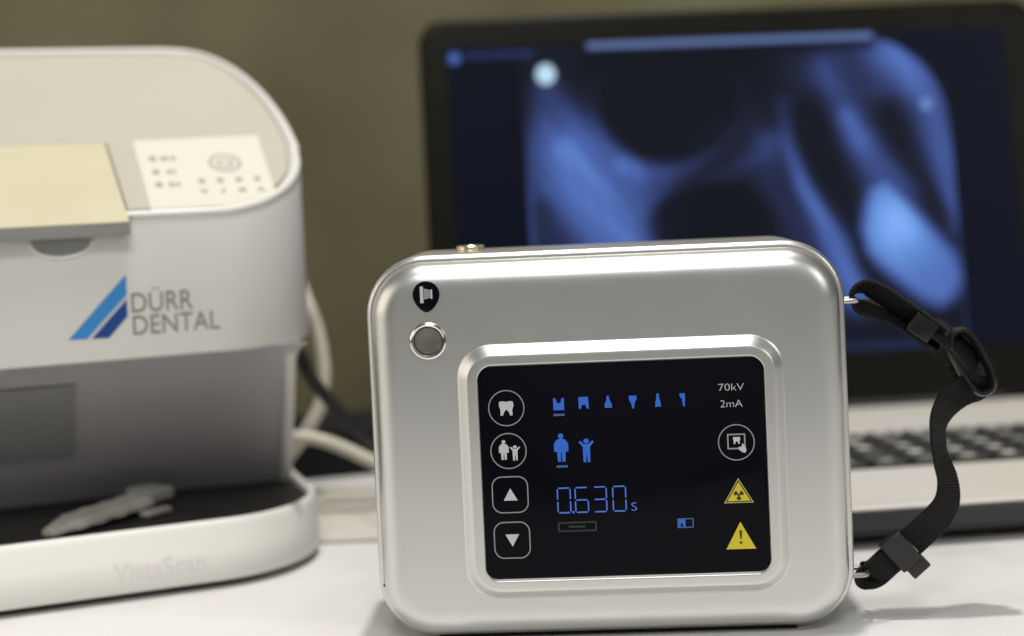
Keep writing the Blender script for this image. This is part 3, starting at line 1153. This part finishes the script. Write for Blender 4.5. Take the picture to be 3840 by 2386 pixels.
for j in range(nrow):
    for i in range(ncol):
        x, y = KX0 + kp * (i + .5), KY0 + kq * (j + .5)
        if key is None:
            g = G()
            g.loft([[(a, b, z) for a, b in rr(-kp / 2 + ins, kp / 2 - ins, -kq / 2 + ins, kq / 2 - ins, 0.0015, 3)] for ins, z in ((.0014, 0), (.0014, .0014), (.0018, .0018), (.0030, .00165))])
            nf = len(g.f)
            g.add([(-.0036, -.0030, .00186), (.0022, -.0030, .00186), (.0022, .0032, .00186), (-.0036, .0032, .00186)], [(0, 1, 2, 3)])
            key = build('key', g.v, g.f, None, kb, mats=[M['keys'], M['keymark']], midx=[0] * nf + [1])
            k_ = key
        else:
            k_ = key.copy()
            COL.objects.link(k_)
            k_.parent = kb
        k_.location = (x, y, 0.0175)
g = G()
g.loft([[(x, y, z) for x, y in rr(-0.104, -0.004, -0.226, -0.172, 0.003, 4)] for z in (0.0172, 0.01738)])
g.obj('touchpad', M['alu'], lap)
# lid, leaning back
lidp = empty('lid', (0.001, -0.012, 0.0176), (rad(-8), 0, 0))
lidp.parent = lap
g = G()


def lo(ins, y, r=0.016):
    return xz(rr(LXA + ins, LXB - ins, 0.0 + ins, 0.2272 - ins, r, 8), y)


g.loft([lo(0.004, 0.0), lo(0.0012, 0.0002), lo(0.0, 0.0012), lo(0.0, 0.0045), lo(0.0015, 0.006), lo(0.012, 0.0066)])
g.obj('screen_frame', M['bezel'], lidp)
g = G()
tube(g, [(-0.19, 0.004, 0.0), (-0.06, 0.004, 0.0), (0.085, 0.004, 0.0)], 0.0052, 14, 2)
g.obj('hinge', M['lapdark'], lidp)

# screen picture: a radiograph drawn as a colour field on a fine grid
SXA, SXB, SZA, SZB = -216, 102.5, 30.5, 210.5
NX, NZ = 400, 226
xs = np.linspace(SXA, SXB, NX)
zs = np.linspace(SZA, SZB, NZ)
X, Z = np.meshgrid(xs, zs)


def seg_field(pts, widths, soft=1.0):
    """brightness of a soft stroke: pts in mm, width (sigma) per point"""
    out = np.zeros_like(X)
    P = spline([(a, b, 0) for a, b in pts], 8)
    W = np.interp(np.linspace(0, len(pts) - 1, len(P)), range(len(pts)), widths)
    for (p, w_) in zip(P, W):
        out = np.maximum(out, np.exp(-(((X - p.x) ** 2 + (Z - p.y) ** 2) / (2 * w_ * w_)) ** soft))
    return out


def sstep(a, b, x):
    t = np.clip((x - a) / (b - a), 0, 1)
    return t * t * (3 - 2 * t)


def ell(cx_, cz_, rx, rz, ang=0, lo_=0.8, hi_=1.2):
    a = math.radians(ang)
    dx, dz = X - cx_, Z - cz_
    p, q = dx * math.cos(a) + dz * math.sin(a), -dx * math.sin(a) + dz * math.cos(a)
    r = np.sqrt((p / rx) ** 2 + (q / rz) ** 2)
    return 1 - sstep(lo_, hi_, r)


def boxm0(a, b):
    return sstep(a, a + 14, X) * (1 - sstep(b - 14, b, X))


I = np.zeros_like(X) + 0.05
inx = sstep(-178, -175, X) * (1 - sstep(65.5, 68, X))
cr = np.where((X > 14) & (Z > 157), np.sqrt(((X - 14) / 53) ** 2 + ((Z - 157) / 52.5) ** 2), 0)
film = inx * (1 - sstep(0.97, 1.03, cr)) * (1 - sstep(207, 210, Z))
# soft tissue fan on the left with darker streaks
fan = seg_field([(-163, 188), (-157, 168), (-149, 145), (-138, 118), (-124, 92), (-112, 62)], [5, 11, 20, 25, 21, 16], 1.6)
fan *= 0.45 + 0.55 * (1 - sstep(150, 185, Z))
I += 0.50 * fan
I += 0.16 * seg_field([(-152, 155), (-140, 132), (-127, 108), (-117, 86)], [4, 5, 5, 4])
I += 0.13 * seg_field([(-158, 148), (-150, 124), (-140, 98)], [4, 5, 5])
I += 0.03 * seg_field([(-160, 186), (-148, 166), (-134, 150), (-118, 141)], [4, 5, 6, 7])
I *= 1 - 0.45 * seg_field([(-168, 118), (-162, 104), (-152, 90)], [5, 8, 9])
I += 0.24 * seg_field([(-122, 141), (-112, 138), (-98, 136), (-86, 141), (-76, 151), (-68, 162)], [4, 6, 7, 6, 6, 5])
I += 0.10 * seg_field([(-104, 121), (-80, 127), (-50, 140), (-36, 150)], [3, 3, 4, 6])
I += 0.05 * ell(-54, 152, 24, 26, 0, 0.3, 1.3)
I += 0.56 * (1 - 0.72 * sstep(112, 170, Z)) * seg_field([(-29, 172), (-27.5, 150), (-21, 126), (-11, 104), (-2, 84), (6, 62)], [3.5, 3.2, 3.6, 4.6, 6, 7])
I += 0.15 * seg_field([(-40, 148), (-34, 122), (-20, 95), (-10, 70)], [7, 9, 10, 10])
I += 0.16 * seg_field([(-4, 190), (2, 172), (12, 150)], [6, 6, 7])
I += 0.38 * seg_field([(8, 162), (19, 140), (30, 121)], [5, 9, 13])
I += 0.44 * seg_field([(36, 199), (48, 188), (56, 168), (60, 144), (62, 120), (64, 96)], [9, 11, 10, 8, 5, 3])
I += 0.17 * ell(18, 188, 44, 24, 0, 0.4, 1.3)
# dark bodies
circle = ell(-94, 176, 40, 36, 8, 0.86, 1.10)
I *= 1 - 0.85 * np.maximum(circle, sstep(186, 196, Z) * boxm0(-150, -30))
I *= 1 - 0.82 * ell(-74, 106, 38, 25, 0, 0.74, 1.12)
I *= 1 - 0.80 * ell(-74, 84, 41, 22, 0, 0.74, 1.12)
I *= 1 - 0.50 * seg_field([(-12, 172), (-8, 145), (3, 120), (13, 98), (14, 84)], [5, 7, 6.5, 4, 3])
I *= 1 - 0.60 * seg_field([(32, 166), (37, 145), (50, 122), (66, 93)], [5, 6, 4.5, 2.2])
rs = np.random.RandomState(5)
tex = np.zeros_like(X)
for k in range(46):
    th = math.radians(rs.normal(-62, 13))
    f_ = rs.uniform(0.12, 0.75)
    tex += np.sin((X * -math.sin(th) + Z * math.cos(th)) * f_ + rs.uniform(0, 6.28) + 1.4 * np.sin(X * 0.05 + Z * 0.04 + k)) / (0.6 + 2.2 * f_)
tex /= tex.std()
I = I * (1 + 0.045 * tex)
# bright tooth
TP = [(16.9, 122.6), (27.5, 127.5), (38.9, 113.9), (51.6, 97.9), (63.7, 83.6), (67.1, 69.6), (62.2, 57.7), (52.3, 52.2), (41.7, 56.5), (30.1, 66.2), (18.5, 76.7), (10.8, 86.2), (10.2, 98.4), (12.9, 112.0)]


def poly_field(P, soft):
    """1 inside, falling to 0 over a soft edge outside"""
    ins = np.zeros(X.shape, bool)
    dist = np.full(X.shape, 1e9)
    for k in range(len(P)):
        (xa, za), (xb, zb) = P[k - 1], P[k]
        cross = ((za > Z) != (zb > Z)) & (X < (xb - xa) * (Z - za) / (zb - za + 1e-9) + xa)
        ins ^= cross
        L2 = (xb - xa) ** 2 + (zb - za) ** 2
        t = np.clip(((X - xa) * (xb - xa) + (Z - za) * (zb - za)) / L2, 0, 1)
        dist = np.minimum(dist, np.hypot(X - xa - t * (xb - xa), Z - za - t * (zb - za)))
    sd = np.where(ins, dist, -dist)
    return sstep(-soft, soft, sd)


tb = poly_field(TP, 6.5)
glow = np.exp(-(((X - 31) / 20) ** 2 + ((Z - 101) / 24) ** 2))
I = np.maximum(I, tb * (0.66 + 0.34 * glow) * (1 + 0.012 * tex))
I *= 1 - 0.5 * seg_field([(9, 92), (10, 80), (20, 62)], [2, 3, 4])
I = I * film
edge_l = np.exp(-((X + 174.6) / 1.2) ** 2) * (1 - sstep(110, 150, Z)) * 0.32 * sstep(60, 80, Z)
edge_r = np.exp(-((X - 66.6) / 1.1) ** 2) * (1 - sstep(140, 165, Z)) * 0.22
I = np.clip(I + edge_l + edge_r, 0, 1.15)
stops = np.array([0, 0.10, 0.25, 0.45, 0.65, 0.85, 1.0, 1.15])
ramp_r = np.array([11, 22, 40, 60, 78, 98, 126, 144])
ramp_g = np.array([15, 27, 50, 80, 106, 142, 172, 188])
ramp_b = np.array([25, 44, 90, 140, 178, 212, 246, 250])
C = np.stack([np.interp(I, stops, r) for r in (ramp_r, ramp_g, ramp_b)], -1)
C = np.where((film > 0.5)[..., None], C, np.array([7, 12, 29]) * np.ones_like(C))
left = 1 - sstep(-178, -174, X)
C = C * (1 - left[..., None]) + left[..., None] * np.array([3, 9, 24])


def paint(mask, rgb):
    global C
    C = C * (1 - mask[..., None]) + mask[..., None] * np.array(rgb)


def boxm(a, b, c, d, s=1.2):
    return sstep(a - s, a + s, X) * (1 - sstep(b - s, b + s, X)) * sstep(c - s, c + s, Z) * (1 - sstep(d - s, d + s, Z))


paint(boxm(-138, 26, 206.8, 212.5), (98, 118, 168))
paint(boxm(-138, 26, 201.5, 205.5) * 0.6, (6, 8, 26))
paint(boxm(-206, -168, 203.8, 207.6) * 0.75, (44, 60, 112))
paint(ell(-212, 204.5, 3.6, 3.6), (72, 96, 168))
paint(ell(-161.8, 193.6, 5.6, 6.0, 0, 0.85, 1.1), (190, 225, 245))
paint(ell(54.1, 168.0, 3.4, 3.6) * 0.7, (130, 160, 225))
paint(boxm(-60, 52, 29, 36) * 0.45, (38, 60, 100))
lin = (np.clip(C, 0, 255) / 255.0)
lin = np.where(lin <= 0.04045, lin / 12.92, ((lin + 0.055) / 1.055) ** 2.4)
verts = np.stack([X * mm, np.full_like(X, -0.0003), Z * mm], -1).reshape(-1, 3)
faces = []
for j in range(NZ - 1):
    for i in range(NX - 1):
        a = j * NX + i
        faces.append((a, a + 1, a + NX + 1, a + NX))
me = bpy.data.meshes.new('screen')
me.from_pydata(verts.tolist(), [], faces)
at = me.color_attributes.new('picture', 'FLOAT_COLOR', 'POINT')
buf = np.ones((NX * NZ, 4), dtype=np.float32)
buf[:, :3] = lin.reshape(-1, 3)
at.data.foreach_set('color', buf.ravel())
sm = bpy.data.materials.new('lit_screen')
sm.use_nodes = True
nt = sm.node_tree
b = nt.nodes['Principled BSDF']
b.inputs['Base Color'].default_value = (0.002, 0.002, 0.003, 1)
b.inputs['Roughness'].default_value = 0.4
b.inputs['Specular IOR Level'].default_value = 0.07
ca = nt.nodes.new('ShaderNodeVertexColor')
ca.layer_name = 'picture'
nt.links.new(ca.outputs['Color'], b.inputs['Emission Color'])
b.inputs['Emission Strength'].default_value = 1.0
me.materials.append(sm)
o = bpy.data.objects.new('screen', me)
COL.objects.link(o)
o.parent = lidp

# ------------------------------------------------------------------ cables, adapter and board behind
g = G()
g.loft([[(x, y, z) for x, y in rr(-0.112 + i, -0.058 - i, 0.594 + i, 0.700 - i, 0.003, 4)] for i, z in ((0.0004, 0.0003), (0.0, 0.0006), (0.0, 0.0018), (0.0005, 0.0022))])
o = g.obj('flat_board', M['board'])
o['label'] = 'thin pale beige board lying flat on the table between scanner and silver unit'
o['category'] = 'board'

g = G()
tube(g, [(-0.125, 0.70, 0.132), (-0.110, 0.69, 0.118), (-0.1007, 0.68, 0.0974), (-0.0965, 0.68, 0.0842), (-0.0945, 0.68, 0.0711), (-0.0942, 0.68, 0.0594), (-0.0968, 0.68, 0.0465), (-0.1035, 0.68, 0.035), (-0.112, 0.685, 0.024), (-0.124, 0.70, 0.012), (-0.14, 0.72, 0.004)], 0.0031, 14)
o = g.obj('white_cable', M['cable'])
o['label'] = 'cream white cable hanging in an upright loop behind the right side of the scanner'
o['category'] = 'cable'
o['group'] = 'white cables behind the scanner'
g = G()
tube(g, [(-0.150, 0.70, 0.030), (-0.128, 0.665, 0.0355), (-0.1092, 0.660, 0.0353), (-0.0973, 0.660, 0.0338), (-0.0862, 0.660, 0.0298), (-0.0751, 0.660, 0.0240), (-0.0640, 0.660, 0.0180), (-0.050, 0.662, 0.0100), (-0.036, 0.668, 0.0034 + 0.0004), (-0.015, 0.70, 0.0034)], 0.0030, 14)
o = g.obj('white_cable', M['cable'])
o['label'] = 'cream white cable running low from the scanner across to behind the silver unit'
o['category'] = 'cable'
o['group'] = 'white cables behind the scanner'
g = G()
tube(g, [(-0.125, 0.66, 0.096), (-0.110, 0.645, 0.087), (-0.0996, 0.640, 0.0775), (-0.0964, 0.640, 0.0688), (-0.0908, 0.640, 0.0600), (-0.0839, 0.640, 0.0511), (-0.0758, 0.640, 0.0421), (-0.0676, 0.643, 0.0343), (-0.056, 0.655, 0.024), (-0.047, 0.680, 0.0138), (-0.040, 0.710, 0.0060), (-0.036, 0.725, 0.0045)], 0.0030, 14)
o = g.obj('black_cable', M['black'])
o['label'] = 'black cable slanting down from the scanner to behind the silver unit'
o['category'] = 'cable'
g = G()
g.box((-0.090, 0.758, 0.0140), (0.110, 0.052, 0.0268), Matrix.Rotation(rad(14), 3, 'Z'), 0.006)
o = g.obj('power_adapter', M['adapter'])
o['label'] = 'black box-shaped power adapter lying on the table behind the white cables'
o['category'] = 'power adapter'
